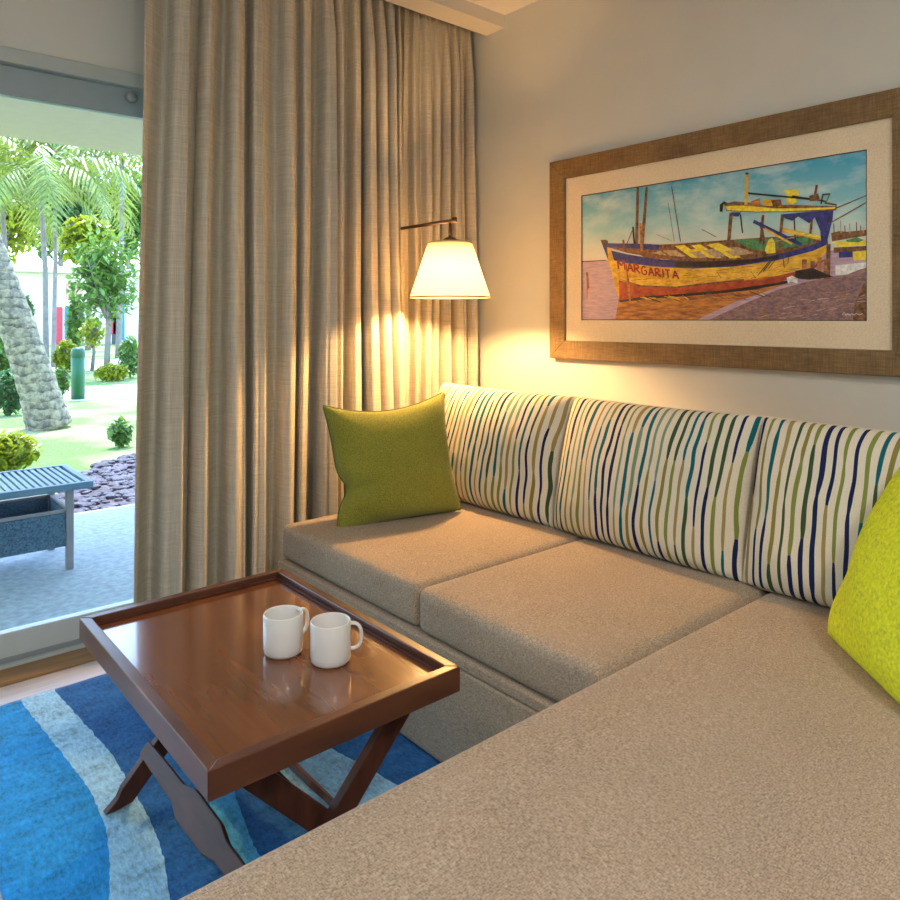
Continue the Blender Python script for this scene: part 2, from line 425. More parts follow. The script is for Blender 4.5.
bm = N(); lathe(bm, [(0,-.085), (.018,-.078), (.028,-.055), (.026,-.035), (.014,-.01), (.013,0), (0,0)], 24, Matrix.Translation(L((LX, LY, 1.535))))
obj('light_bulb', bm, M['bulb'], lamp)

# ------------------------------------------------------------------ sofa
def rbox(sx, sy, sz, r, puff=0, n=14, puffside=0):
    """soft upholstered block centred at the origin"""
    bm = bmesh.new(); t = bmesh.new(); bmesh.ops.create_cube(t, size=2)
    bmesh.ops.subdivide_edges(t, edges=list(t.edges), cuts=n*2-1, use_grid_fill=True)
    hx, hy, hz = sx/2, sy/2, sz/2
    for v in t.verts:
        q = [0,0,0]; e = [0,0,0]
        for i, h in enumerate((hx, hy, hz)):
            c = v.co[i]
            # concentrate vertices near the edges
            c = math.copysign(1-(1-abs(c))**1.6, c)
            p = c*h; inner = h-r
            q[i] = max(-inner, min(inner, p)); e[i] = (p-q[i])
        q, e = Vector(q), Vector(e)
        if e.length > 1e-9:
            mx_ = max(abs(x) for x in e)
            e = e.normalized()*mx_
        p = q+e
        fx = 1-min(1, abs(p.x/hx))**3; fy = 1-min(1, abs(p.y/hy))**3; fz = 1-min(1, abs(p.z/hz))**2
        p.z += puff*fx*fy*(1 if p.z > 0 else 0)
        p.y += math.copysign(puffside*fz*fx, p.y)*min(1, abs(p.y/hy))**4
        p.x += math.copysign(puffside*fz*fy, p.x)*min(1, abs(p.x/hx))**4
        v.co = p
    merge(bm, t); return bm
def seam(bm_, sx, sy, z, r, rad=.0035):
    pts = []
    for cx, cy, a0 in ((1,1,0), (-1,1,90), (-1,-1,180), (1,-1,270)):
        for k in range(7):
            a = math.radians(a0+k*15)
            pts.append((cx*(sx/2-r)+r*math.cos(a)+.0, cy*(sy/2-r)+r*math.sin(a), z))
    tube(bm_, pts, rad, 8, closed=True); return bm_
SX0 = 1.283
sofa = thing('sectional_sofa', 'beige woven L shaped sofa with deep chaise along the picture wall', 'sofa', (1.6, 1.3, 0))
def S(x, y, z=0): return (x-1.6, y-1.3, z)
bm = rbox(2.60-SX0, 1.50, .290, .010); obj('base', bm, M['sofa'], sofa, loc=S((2.60+SX0)/2, 1.745, .165))
bm = rbox(2.60-SX0, 1.50, .030, .006); obj('base_band', bm, M['sofa'], sofa, loc=S((2.60+SX0)/2, 1.745, .3265))
bm = rbox(2.60-.27, .87, .320, .010); obj('chaise_base', bm, M['sofa'], sofa, loc=S((2.60+.27)/2, .55, .181))
bm = rbox(.31, 2.40, .38, .05); obj('back_rest', bm, M['sofa'], sofa, loc=S(2.445, 1.30, .3425+.19))
def seatc(x0, x1, y0, y1, name):
    sx, sy = x1-x0, y1-y0
    bm = rbox(sx, sy, .130, .026, .008, puffside=.006)
    o = obj(name, bm, M['sofa'], sofa, loc=S((x0+x1)/2, (y0+y1)/2, .3415+.065))
    return o
seatc(1.300, 2.288, 1.668, 2.505, 'seat_cushion'); seatc(1.294, 2.288, 1.002, 1.660, 'seat_cushion')
seatc(.25, 2.288, .10, .992, 'chaise_cushion')
for x, y in ((1.36, 2.5), (2.5, 2.5), (.35, .95), (.35, .16), (2.5, .16), (1.36, 1.1)):
    bm = N(); box(bm, -.03, .03, -.03, .03, .0185 if (x < 1.7 and y > .5) else .001, .03, .003); obj('foot', bm, M['table_dark'], sofa, loc=S(x, y, 0))

# ------------------------------------------------------------------ pillows
def pillow(w, h, T, conc=.07, ex=.5, n=44, seed=0, wr=.006, sag=0, dent=0):
    """w x h pillow, thickness 2T along Y, knife edged with piping; returns (body, outline)"""
    rnd = random.Random(seed)
    fs = [(rnd.uniform(2, 7), rnd.uniform(2, 7), rnd.uniform(0, 6), rnd.uniform(.3, 1)) for _ in range(6)]
    bm = bmesh.new(); uv = bm.loops.layers.uv.new('UVMap'); front = []; back = []; uvs = {}
    def P(a, b_, side):
        cx = w/2*a*(1-conc*(1-b_*b_)); cz = h/2*b_*(1-conc*(1-a*a)*(1 if b_ > 0 else .25))
        th = T*(max(0, (1-a*a))*max(0, (1-b_*b_)))**ex
        wv = sum(math.sin(p*a+q*b_*1.2+r)*k for p, q, r, k in fs)/3
        edge = (1-(1-a*a)*(1-b_*b_))
        th += wr*wv*(1-a**8)*(1-b_**8)*(.4+.9*edge)*(1 if th > 1e-5 else 0)
        cx += dent*math.exp(-((a+1)/.35)**2-((b_+.38)/.22)**2); th *= 1-.35*(dent > 0)*math.exp(-((a+.8)/.25)**2-((b_+.4)/.12)**2)
        cz -= sag*(1-a*a)*(1 if b_ > 0 else 0)*b_*b_
        return Vector((cx, side*th, cz))
    for side, G in ((-1, front), (1, back)):
        for j in range(n+1):
            row = []
            for i in range(n+1):
                a = math.sin((i/n-.5)*PI); b_ = math.sin((j/n-.5)*PI)
                if side == 1 and (i in (0, n) or j in (0, n)): row.append(front[j][i]); continue
                v = bm.verts.new(P(a, b_, side)); row.append(v)
                uvs[v] = (a*.5+.5, b_*.5+.5)
            G.append(row)
    for side, G in ((-1, front), (1, back)):
        for j in range(n):
            for i in range(n):
                q = (G[j][i], G[j][i+1], G[j+1][i+1], G[j+1][i])
                f = bm.faces.new(q if side == -1 else q[::-1])
                for l in f.loops: l[uv].uv = uvs[l.vert]
    out = [front[0][i].co.copy() for i in range(n)]+[front[j][n].co.copy() for j in range(n)]+[front[n][i].co.copy() for i in range(n, 0, -1)]+[front[j][0].co.copy() for j in range(n, 0, -1)]
    # thin out crowded outline points
    ol = [out[0]]
    for p in out[1:]:
        if (p-ol[-1]).length > .006: ol.append(p)
    return bm, ol
def place(o, pos, ydir, lean, roll=0):
    """o's -Y faces the room; ydir = heading angle of its back; lean back by angle"""
    mt = Matrix.Translation(pos) @ Matrix.Rotation(ydir, 4, 'Z') @ Matrix.Rotation(-lean, 4, 'X') @ Matrix.Rotation(roll, 4, 'Y')
    o.matrix_world = mt
def mk_pillow(name, label, cat, w, h, T, body, pipe, pos, heading, lean, roll=0, group=None, **kw):
    root = thing(name, label, cat, group=group); place(root, Vector(pos), heading, lean, roll)
    bm, ol = pillow(w, h, T, **kw)
    bmesh.ops.translate(bm, verts=bm.verts, vec=(0,0,h/2))
    o = obj('cover', bm, body, root)
    bm = N(); tube(bm, [p+Vector((0,0,h/2)) for p in ol], .0045, 8, closed=True); obj('piping', bm, pipe, root)
    return root
# striped back cushions: face -X, so their +Y (back) points to +X  -> heading -90 deg
G = 'striped back cushions along the sofa'
H = -PI/2
for (y0, y1, lab, sd) in ((1.79, 2.58, 'striped cream and blue back cushion nearest the curtain, behind green pillow', 1),
                          (1.058, 1.795, 'striped cream and blue back cushion in the middle of the sofa', 2),
                          (.30, 1.063, 'striped cream and blue back cushion behind the bright chartreuse pillow', 3)):
    root = mk_pillow('back_cushion', lab, 'cushion', y1-y0, .492, .125, M['stripe'], M['stripe'], (2.205, (y0+y1)/2, .445), H, math.radians(15), group=G, conc=.022, ex=.32, seed=sd, wr=.007)
    root.location.x = 2.045; root.location.z = .472
mk_pillow('throw_pillow', 'olive green square throw pillow standing at the curtain end of sofa', 'pillow', .50, .47, .105, M['lime_dark'], M['lime_pipe'],
          (1.675, 2.245, .474), math.atan2(-.163, .468), math.radians(13), roll=math.radians(-4), conc=.085, ex=.42, seed=9, wr=.014, sag=.03, dent=.035)
mk_pillow('throw_pillow', 'bright chartreuse woven throw pillow on the chaise at right edge', 'pillow', .50, .49, .10, M['lime'], M['lime'],
          (1.69, .575, .474), math.radians(-135), math.radians(24), conc=.06, ex=.42, seed=5, wr=.006)

# ------------------------------------------------------------------ coffee table
TX0, TX1, TY0, TY1, TZ = .478, 1.035, 1.175, 1.988, .50
tb_ = thing('coffee_table', 'dark reddish wood tray top coffee table on crossed folding legs', 'table', ((TX0+TX1)/2, (TY0+TY1)/2, 0))
OX, OY = (TX0+TX1)/2, (TY0+TY1)/2
def mtx(x0, x1, y0, y1, z0, z1, bev=.002):
    bm = N(); box(bm, x0-OX, x1-OX, y0-OY, y1-OY, z0, z1, bev); return bm
obj('tray_panel', mtx(TX0+.018, TX1-.018, TY0+.018, TY1-.018, .462, .480, .001), M['table'], tb_, False)
# mitred rim
def rim(a, b_, inn_a, inn_b):
    bm = N(); z0, z1 = .446, TZ
    P4 = [a, b_, inn_b, inn_a]
    prism(bm, [(x-OX, y-OY, z0) for x, y in P4], (0,0,z1-z0))
    bmesh.ops.bevel(bm, geom=list(bm.edges), offset=.0025, segments=2, profile=.5, affect='EDGES')
    bmesh.ops.recalc_face_normals(bm, faces=bm.faces)
    return bm
w_ = .024
c0 = [(TX0,TY0), (TX1,TY0), (TX1,TY1), (TX0,TY1)]; c1 = [(TX0+w_,TY0+w_), (TX1-w_,TY0+w_), (TX1-w_,TY1-w_), (TX0+w_,TY1-w_)]
for i in range(4):
    j = (i+1)%4; obj('tray_rim', rim(c0[i], c0[j], c1[i], c1[j]), M['rim'], tb_, False)
bm = N()                                                                   # inner bead round the panel
for (x0, x1, y0, y1) in ((TX0+.024, TX1-.024, TY0+.024, TY0+.033), (TX0+.024, TX1-.024, TY1-.033, TY1-.024), (TX0+.024, TX0+.033, TY0+.024, TY1-.024), (TX1-.033, TX1-.024, TY0+.024, TY1-.024)):
    box(bm, x0-OX, x1-OX, y0-OY, y1-OY, .480, .486, .0015)
obj('tray_bead', bm, M['table_dark'], tb_, False)
def leg(y0, y1, sgn):
    bm = N(); hw = .024; L_ = math.hypot(.455, .47); ang = math.atan2(.475, .455)
    # outline in the x-z plane with tapered clipped foot
    x0, z0 = -.225, .0; dx, dz = math.cos(ang), math.sin(ang); nx_, nz_ = -dz, dx
    pts = [(x0-.022, 0), (x0+.020, 0), (x0+.03+hw*dz*1.0, .03)]
    top = .60
    def Q(t, s): return (x0+dx*t+nx_*s, dz*t+nz_*s)
    pts = [(x0-.010, .0185), (x0+.016, .0185), Q(.055, -hw), Q(top-.02, -hw), Q(top, -hw+.01), Q(top, hw-.01), Q(top-.02, hw), Q(.07, hw), Q(.045, hw-.008)]
    pts = [(sgn*x, z) for x, z in pts]
    prism(bm, [(x, y0-OY, z) for x, z in pts], (0, y1-y0, 0))
    bmesh.ops.recalc_face_normals(bm, faces=bm.faces)
    bmesh.ops.bevel(bm, geom=list(bm.edges), offset=.002, segments=2, profile=.5, affect='EDGES')
    return obj('leg', bm, M['table_dark'], tb_, False)
leg(1.922, 1.944, 1); leg(1.898, 1.920, -1); leg(1.240, 1.262, 1); leg(1.264, 1.286, -1)
bm = N()
tube(bm, [(-.0, 1.25-OY, .238), (-.0, 1.93-OY, .238)], .008, 12); obj('pivot_rod', bm, M['table_dark'], tb_)
for sgn in (1, -1):                                                        # shaped stretcher boards lying on the slope of the legs
    ang = math.atan2(.475, .455); bm = N()
    y0, y1 = 1.225, 1.955; out = []
    K = [(0,.010), (.008,.017), (.10,.019), (.33,.020), (.40,.032), (.60,.034), (.67,.021), (.90,.019), (.992,.017), (1,.010)]
    Lf = [(y0+(y1-y0)*t, w) for t, w in K]; pts = [(y, w) for y, w in Lf]+[(y, -w) for y, w in Lf[::-1]]
    cx, cz = (-.225+math.cos(ang)*.148, math.sin(ang)*.148)
    dx, dz = math.cos(ang), math.sin(ang); nx_, nz_ = -dz, dx
    cx += nx_*.026+.018; cz += nz_*.026
    P3 = [(sgn*(cx+dx*w), y-OY, cz+dz*w) for y, w in pts]
    prism(bm, P3, (sgn*nx_*.014, 0, nz_*.014))
    bmesh.ops.recalc_face_normals(bm, faces=bm.faces)
    bmesh.ops.bevel(bm, geom=[e for e in bm.edges if e.calc_length() > .012], offset=.0025, segments=2, profile=.5, affect='EDGES')
    obj('stretcher', bm, M['table_dark'], tb_, False)

# ------------------------------------------------------------------ mugs
def mug():
    root = thing('mug', 'white china mug on the tray table, left of the two', 'mug')
    bm = N(); R, Hh = .0452, .092
    prof = [(0,.0), (.036,0), (.041,.002), (.0445,.008), (R,.02), (R,Hh-.002), (R-.0012,Hh), (R-.003,Hh), (R-.0042,Hh-.002), (R-.0042,.014), (.036,.007), (0,.006)]
    lathe(bm, prof, 64); obj('cup', bm, M['china'], root)
    bm = N(); pts = []
    for k in range(25):
        a = math.radians(100-200*k/24)
        pts.append((R-.003+.027*math.cos(a)**.6 if math.cos(a) > 0 else R-.004, 0, .056+.0285*math.sin(a)))
    tube(bm, pts, .0042, 12); bm.transform(Matrix.Scale(1.25, 4, (0,1,0))); obj('handle', bm, M['china'], root)
    return root
m1 = mug(); m1.location = (.797, 1.522, .4802); m1.rotation_euler = (0,0,math.radians(8))
m2 = m1.copy(); C.objects.link(m2)
for ch in list(m1.children):
    c = ch.copy(); C.objects.link(c); c.parent = m2
m2.location = (.857, 1.414, .4802); m2.rotation_euler = (0,0,math.radians(-36))
m2['label'] = 'white china mug on the tray table, right of the two'
for q in (m1, m2): q['group'] = 'white mugs on the coffee table'

# ------------------------------------------------------------------ rug
def cv(kn, y):
    for (x0, y0), (x1, y1) in zip(kn, kn[1:]):
        if y0 >= y >= y1:
            t = (y0-y)/(y0-y1); return x0+(x1-x0)*t
    return kn[0][0] if y > kn[0][1] else kn[-1][0]
def smooth_cv(kn, y): return sum(cv(kn, y+d) for d in (-.06, -.03, 0, .03, .06))/5
RY0, RY1 = .55, 2.69
cs = [[(.285,2.7),(.285,.5)],
      [(.470,2.69),(.49,2.449),(.508,2.233),(.520,2.08),(.518,1.944),(.504,1.826),(.46,1.661),(.38,1.45),(.30,1.25),(.29,.5)],
      [(.570,2.69),(.593,2.409),(.611,2.177),(.608,2.04),(.603,1.843),(.592,1.725),(.558,1.577),(.50,1.4),(.40,1.15),(.30,.5)],
      [(.84,2.69),(.80,2.1),(.748,1.831),(.719,1.743),(.698,1.634),(.699,1.553),(.69,1.3),(.60,.5)],
      [(.95,2.69),(.88,2.1),(.807,1.812),(.772,1.671),(.749,1.558),(.76,1.3),(.70,.5)],
      [(1.00,2.69),(.95,2.1),(.925,1.88),(.885,1.70),(.90,1.5),(.95,1.2),(1.0,.5)],
      [(1.02,2.69),(1.00,2.1),(1.04,1.98),(1.09,1.83),(1.12,1.70),(1.15,1.50),(1.3,1.2),(1.4,.5)],
      [(1.75,2.69),(1.75,.5)]]
mats = [M['rug_mid'], M['rug_pale'], M['rug_deep'], M['rug_sky'], M['rug_deep'], M['rug_pale'], M['rug_deep']]
bm = N(); ny = 150; RZ = .016
sub = [6, 4, 6, 4, 6, 6, 8]
rnd = random.Random(4)
rows = []
for j in range(ny+1):
    y = RY0+(RY1-RY0)*j/ny
    xs = [smooth_cv(k, y)+(rnd.uniform(-.002, .002) if 0 < i < 7 else 0) for i, k in enumerate(cs)]
    for i in range(1, 8): xs[i] = max(xs[i], xs[i-1]+.004)
    row = []
    for i in range(7):
        for q in range(sub[i]): row.append(xs[i]+(xs[i+1]-xs[i])*q/sub[i])
    row.append(xs[7])
    rows.append([bm.verts.new((x, y+(rnd.uniform(-.003,.003) if j in (0, ny) else 0), RZ+rnd.uniform(-.0015, .0015))) for x in row])
idx = [i for i in range(7) for _ in range(sub[i])]
for j in range(ny):
    for i in range(len(idx)):
        bm.faces.new((rows[j][i], rows[j][i+1], rows[j+1][i+1], rows[j+1][i])).material_index = idx[i]
# thickness skirt
def skirt(line):
    low = [bm.verts.new((v.co.x, v.co.y, .0005)) for v in line]
    for k in range(len(line)-1):
        f = bm.faces.new((line[k], line[k+1], low[k+1], low[k]))
        f.material_index = line[k].link_faces[0].material_index
skirt(rows[0]); skirt(rows[-1]); skirt([r[0] for r in rows]); skirt([r[-1] for r in rows])
bmesh.ops.recalc_face_normals(bm, faces=bm.faces)
tag(obj('rug', bm, mats), 'shaggy rug with curved blue and pale blue bands under coffee table', 'rug')

# ------------------------------------------------------------------ framed picture
FYL, FYR, FZ0, FZ1 = 2.328, .765, 1.06, 1.992     # y runs right-to-left in the view
pic = thing('framed_picture', 'wide brown framed boat picture with cream mat hanging above the sofa', 'picture', (XW, (FYL+FYR)/2, FZ0))
PY = (FYL+FYR)/2
def pl(x, y, z): return (x-XW, y-PY, z-FZ0)
XF = 2.615; fw = .093
outer = [(FYL,FZ0), (FYR,FZ0), (FYR,FZ1), (FYL,FZ1)]
inner = [(FYL-fw,FZ0+fw-.008), (FYR+fw,FZ0+fw-.008), (FYR+fw,FZ1-fw+.003), (FYL-fw,FZ1-fw+.003)]
for i in range(4):
    j = (i+1)%4; bm = N()
    prism(bm, [pl(XF, *outer[i]), pl(XF, *outer[j]), pl(XF, *inner[j]), pl(XF, *inner[i])], (XW-.001-XF, 0, 0))
    bmesh.ops.recalc_face_normals(bm, faces=bm.faces)
    bmesh.ops.bevel(bm, geom=list(bm.edges), offset=.003, segments=2, profile=.5, affect='EDGES')
    obj('frame_rail', bm, M['frame'], pic, False)
AY0, AY1, AZ0, AZ1 = 2.145, .937, 1.240, 1.812
XM = 2.628
bm = N()                                             # mat board with window
o_ = [(FYL-.06,FZ0+.06), (FYR+.06,FZ0+.06), (FYR+.06,FZ1-.06), (FYL-.06,FZ1-.06)]; i_ = [(AY0,AZ0), (AY1,AZ0), (AY1,AZ1), (AY0,AZ1)]
for i in range(4):
    j = (i+1)%4
    prism(bm, [pl(XM, *o_[i]), pl(XM, *o_[j]), pl(XM, *i_[j]), pl(XM, *i_[i])], (.004,0,0))
bmesh.ops.recalc_face_normals(bm, faces=bm.faces)
obj('mat_board', bm, M['mat_board'], pic, False)
def flat(name, c, c2=None, sc=(60,60,60), rough=.45):
    if c2: c2 = tuple(min(1, x*1.25) for x in c2)
    c = tuple(min(1, x*1.4) for x in c)
    m, nt, b = new_mat(name); c2 = c2 or tuple(x*.6 for x in c)
    f = noise(nt, coords(nt, sc), 1, 4, .65)
    nt.links.new(ramp(nt, f, [(.35, c2), (.65, c)]), b.inputs['Base Color']); b.inputs['Roughness'].default_value = rough
    return m
# printed sky: turquoise at the top to peach at the horizon, streaked cloud
m, nt, b = new_mat('print_sky')
v = coords(nt); sp = nt.nodes.new('ShaderNodeSeparateXYZ'); nt.links.new(v, sp.inputs[0])
t = math_(nt, 'MULTIPLY', math_(nt, 'SUBTRACT', sp.outputs[2], AZ0-FZ0+.17), 1/.40)
t = math_(nt, 'ADD', t, math_(nt, 'MULTIPLY', sp.outputs[1], -.12))
cl = noise(nt, coords(nt, (1,4,9), (.25,0,0)), 1.3, 5, .6)
skyc = ramp(nt, t, [(.0, (.85,.58,.50)), (.25, (.80,.76,.60)), (.55, (.36,.66,.66)), (1, (.07,.40,.60))])
nt.links.new(mixc(nt, math_(nt, 'MULTIPLY', math_(nt, 'SUBTRACT', cl, .42), 2.6), skyc, (.80,.88,.80)), b.inputs['Base Color'])
for l in list(nt.links):
    pass
b.inputs['Roughness'].default_value = .4
PS = m
PM = [PS,
      flat('print_water', (.48,.33,.36), (.33,.24,.33), (8,20,120)),          # 1
      flat('print_sand', (.30,.17,.13), (.13,.08,.12), (30,60,140)),            # 2
      flat('print_yellow', (.72,.46,.05), (.52,.25,.02), (20,25,50)),           # 3
      flat('print_red', (.42,.07,.02), (.22,.03,.01), (20,30,50)),              # 4
      flat('print_blue', (.045,.05,.24), (.02,.02,.09), (50,50,50)),            # 5
      flat('print_brown', (.26,.12,.045), (.07,.03,.015), (60,60,60)),          # 6
      flat('print_dark', (.04,.022,.015), (.015,.01,.008)),                     # 7
      flat('print_bright_yellow', (.86,.66,.05), (.66,.42,.03)),                # 8
      flat('print_reflection', (.52,.22,.04), (.18,.06,.03), (15,15,90)),       # 9
      flat('print_white', (.75,.72,.68)),                                       # 10
      flat('print_green', (.10,.28,.10), (.05,.14,.07)),                        # 11
      flat('print_crimson', (.35,.02,.02), (.2,.01,.01)),                       # 12
      flat('print_tan', (.50,.36,.20), (.3,.2,.1), (60,60,60)),                 # 13
      flat('print_edge', (.05,.03,.02))]                                        # 14
# the traced picture lies in its own plane: (a, b) = fraction across / up the print, from reference corners
def hom():
    # image corners of the print in tracing units: TL, TR, BR, BL
    src = [(29,160), (858,24), (858,524), (29,522)]; dst = [(0,1), (1,1), (1,0), (0,0)]
    A = []; 
    for (x, y), (u, v) in zip(src, dst):
        A.append([x, y, 1, 0, 0, 0, -u*x, -u*y, u]); A.append([0, 0, 0, x, y, 1, -v*x, -v*y, v])
    n = 8
    for i in range(n):
        p = max(range(i, n), key=lambda r: abs(A[r][i])); A[i], A[p] = A[p], A[i]
        for r in range(n):
            if r != i:
                k = A[r][i]/A[i][i]
                for c in range(i, n+1): A[r][c] -= k*A[i][c]
    return [A[i][n]/A[i][i] for i in range(n)]
Hm = hom()
def T(x, y, lay):
    w = Hm[6]*x+Hm[7]*y+1; a = (Hm[0]*x+Hm[1]*y+Hm[2])/w; b_ = (Hm[3]*x+Hm[4]*y+Hm[5])/w
    a = min(1, max(0, a)); b_ = min(1, max(0, b_))
    return pl(2.6335-lay*.000012, AY0+(AY1-AY0)*a, AZ0+(AZ1-AZ0)*b_)
art = N(); lay = [0]
def poly(mi, pts):
    lay[0] += 1
    vs = [art.verts.new(T(x, y, lay[0])) for x, y in pts]
    f = art.faces.new(vs); f.material_index = mi
    f.normal_update()
    if f.normal.x > 0: f.normal_flip()
def stroke(mi, x0, y0, x1, y1, w=4, w2=None):
    w2 = w if w2 is None else w2
    d = math.hypot(x1-x0, y1-y0); nx_, ny_ = -(y1-y0)/d/2, (x1-x0)/d/2
    poly(mi, [(x0+nx_*w, y0+ny_*w), (x1+nx_*w2, y1+ny_*w2), (x1-nx_*w2, y1-ny_*w2), (x0-nx_*w, y0-ny_*w)])
poly(0, [(29,160), (858,24), (858,524), (29,522)])
poly(1, [(29,350), (100,347), (300,342), (700,322), (858,312), (858,524), (29,522)])
stroke(7, 29,352, 98,348, 3)
# distant boats at right
poly(6, [(752,268), (775,262), (800,264), (858,258), (858,275), (755,292)])
for x, y, mi in ((760,240,6), (780,232,13), (792,246,6), (806,240,13), (826,236,6), (838,246,6), (846,250,13)): stroke(mi, x, y, x+1, 268, 3)
poly(8, [(757,294), (820,288), (858,290), (858,303), (775,309)]); poly(11, [(795,288), (828,280), (848,288), (835,294), (800,294)])
poly(6, [(760,310), (858,305), (858,318), (760,326)]); poly(5, [(775,322), (815,320), (815,338), (775,340)]); poly(8, [(815,322), (858,318), (858,345), (818,348)])
poly(10, [(765,362), (858,352), (858,372), (835,378), (800,392), (765,390)])
# shore
poly(2, [(395,523), (430,505), (520,465), (600,432), (680,410), (760,394), (800,388), (835,374), (858,368), (858,524)])
poly(6, [(815,524), (822,470), (845,420), (858,400), (858,524)])
ra = random.Random(8)
for k in range(90):                                   # ripples and ruts of the sand
    x = ra.uniform(470, 840); y = ra.uniform(430, 518)
    if y > 523-(x-395)*.30+8: stroke(ra.choice((13, 6, 6, 9, 1)), x, y, x+ra.uniform(10, 34), y-ra.uniform(1, 7), ra.uniform(1, 2.4))
# reflection
poly(9, [(136,462), (300,446), (500,425), (640,408), (560,440), (470,470), (380,512), (360,523), (126,522)])
poly(7, [(136,460), (300,444), (500,424), (640,404), (650,410), (520,434), (400,447), (240,458), (140,470)])
stroke(9, 46,400, 44,462, 6, 3); stroke(6, 44,382, 48,430, 7)
# interior / deck
poly(6, [(150,306), (300,300), (430,290), (540,282), (700,272), (735,300), (600,345), (400,360), (230,350)])
poly(11, [(470,290), (560,284), (700,280), (700,300), (560,320), (520,315)])
poly(13, [(232,326), (258,320), (292,344), (262,348)]); poly(13, [(262,320), (300,318), (330,335), (300,343)])
for (x0, y0) in ((298,306), (345,304), (398,300)):
    poly(8, [(x0,y0), (x0+28,y0-3), (x0+98,y0+42), (x0+62,y0+43)])
    poly(13, [(x0+34,y0+14), (x0+82,y0+8), (x0+132,y0+26), (x0+72,y0+36)])
poly(8, [(330,318), (372,312), (378,319), (340,326)]); poly(8, [(390,303), (428,298), (470,318), (430,322)])
# hull
poly(4, [(124,400), (150,404), (300,414), (450,412), (600,392), (690,370), (740,340), (728,352), (690,382), (600,412), (450,434), (300,447), (200,454), (138,464)])
poly(3, [(103,345), (160,356), (240,366), (350,372), (470,366), (600,348), (700,320), (738,300), (742,318), (728,340), (690,366), (600,392), (500,406), (400,416), (300,428), (200,424), (126,402)])
poly(6, [(124,398), (200,420), (300,424), (400,412), (500,402), (500,406), (400,417), (300,429), (200,425)])
for x in (250, 420, 520): stroke(6, x, 380, x+14, 400, 1.6)
poly(5, [(84,290), (104,290), (108,318), (160,330), (250,345), (350,350), (470,348), (600,328), (700,302), (742,284), (744,300), (700,320), (600,346), (470,366), (350,372), (240,366), (160,356), (104,344)])
poly(6, [(104,302), (170,314), (260,332), (350,340), (470,342), (600,322), (690,300), (690,306), (600,330), (470,352), (350,350), (250,342), (160,326), (106,310)])
poly(7, [(300,352), (420,350), (540,342), (600,332), (600,340), (540,352), (420,366), (300,368)])
poly(5, [(104,298), (220,300), (255,302), (252,318), (190,314), (108,310)]); poly(7, [(84,288), (100,288), (106,298), (98,306), (88,300)])
poly(3, [(102,310), (112,312), (126,360), (136,404), (138,462), (130,440), (120,398), (106,348)])
stroke(9, 162,395, 170,480, 9, 5); stroke(4, 158,360, 164,415, 4)
for k in range(60):                                   # weathered planking
    x = ra.uniform(150, 660); t_ = (x-110)/600; y = 425-42*max(0, t_-.35)-ra.uniform(6, 46)
    stroke(ra.choice((8, 6, 9, 9)), x, y, x+ra.uniform(10, 40), y-ra.uniform(-1, 5), ra.uniform(.7, 1.8))
for k in range(26):
    x = ra.uniform(160, 560); stroke(ra.choice((6, 7, 8)), x, 458-(x-160)*.055, x+ra.uniform(15, 50), 458-(x-160)*.055+ra.uniform(0, 22), ra.uniform(1, 3))
# name on the bow
def glyph(ch, x0, y0, w, h, sh):
    S_ = {'M': [(0,0,0,1),(0,1,.5,.4),(.5,.4,1,1),(1,1,1,0)], 'A': [(0,0,.5,1),(.5,1,1,0),(.2,.38,.8,.38)],
          'R': [(0,0,0,1),(0,1,.75,.95),(.75,.95,.8,.6),(.8,.6,0,.5),(.2,.5,1,0)], 'G': [(.9,.85,.4,1),(.4,1,0,.6),(0,.6,.1,.1),(.1,.1,.6,0),(.6,0,.95,.2),(.95,.2,.95,.5),(.95,.5,.5,.5)],
          'I': [(.5,0,.5,1)], 'T': [(.5,0,.5,1),(0,1,1,1)]}[ch]
    for a, b_, c, d in S_:
        stroke(12, x0+a*w+sh*b_, y0-b_*h+a*w*.10, x0+c*w+sh*d, y0-d*h+c*w*.10, 4.6)
xs = [(136,373,19,26), (163,380,16,25), (184,384,15,25), (204,389,15,25), (224,392,16,24), (245,395,14,24), (264,397,6,24), (273,399,15,24), (294,401,17,24)]
for ch, (x, y, w, h) in zip('MARGARITA', xs): glyph(ch, x, y, w, h, -3)
stroke(6, 326,392, 346,390, 2); stroke(6, 330,386, 342,385, 2)
# masts and rigging
stroke(6, 192,136, 188,302, 7, 9); stroke(6, 218,134, 203,320, 7, 10); stroke(9, 200,240, 203,322, 6); stroke(6, 150,288, 152,312, 6); stroke(7, 178,250, 182,300, 5)
stroke(6, 290,132, 316,294, 2.5); stroke(6, 280,180, 298,292, 1.5); stroke(13, 245,272, 292,292, 2); stroke(6, 378,258, 420,280, 2); stroke(7, 176,262, 160,300, 2)
# stern canopy
for a in ((463,210,456,290,10), (490,214,496,268,4), (612,215,602,322,9), (556,215,548,300,8), (548,236,560,300,8), (700,205,690,300,7), (646,226,650,300,4)):
    stroke(6 if a[4] != 4 else 7, *a[:4], a[4])
stroke(5, 528,234, 668,302, 10); stroke(3, 612,258, 735,286, 12); stroke(8, 640,266, 730,280, 7); stroke(3, 560,255, 640,300, 6)
poly(8, [(572,288), (582,282), (590,295), (592,326), (566,328), (560,318)])
poly(5, [(606,214), (760,200), (758,226), (742,292), (724,294), (722,262), (706,222), (690,240), (672,228), (658,220), (640,232), (622,226)])
poly(5, [(462,208), (492,208), (484,220), (470,219)])
poly(6, [(442,184), (470,176), (520,180), (560,188), (640,186), (770,190), (768,202), (640,206), (560,208), (500,206), (450,204)])
poly(8, [(446,190), (500,188), (590,196), (660,196), (766,192), (764,198), (640,204), (540,206), (452,202)])
poly(7, [(430,206), (430,186), (442,176), (452,180), (440,186), (438,206)])
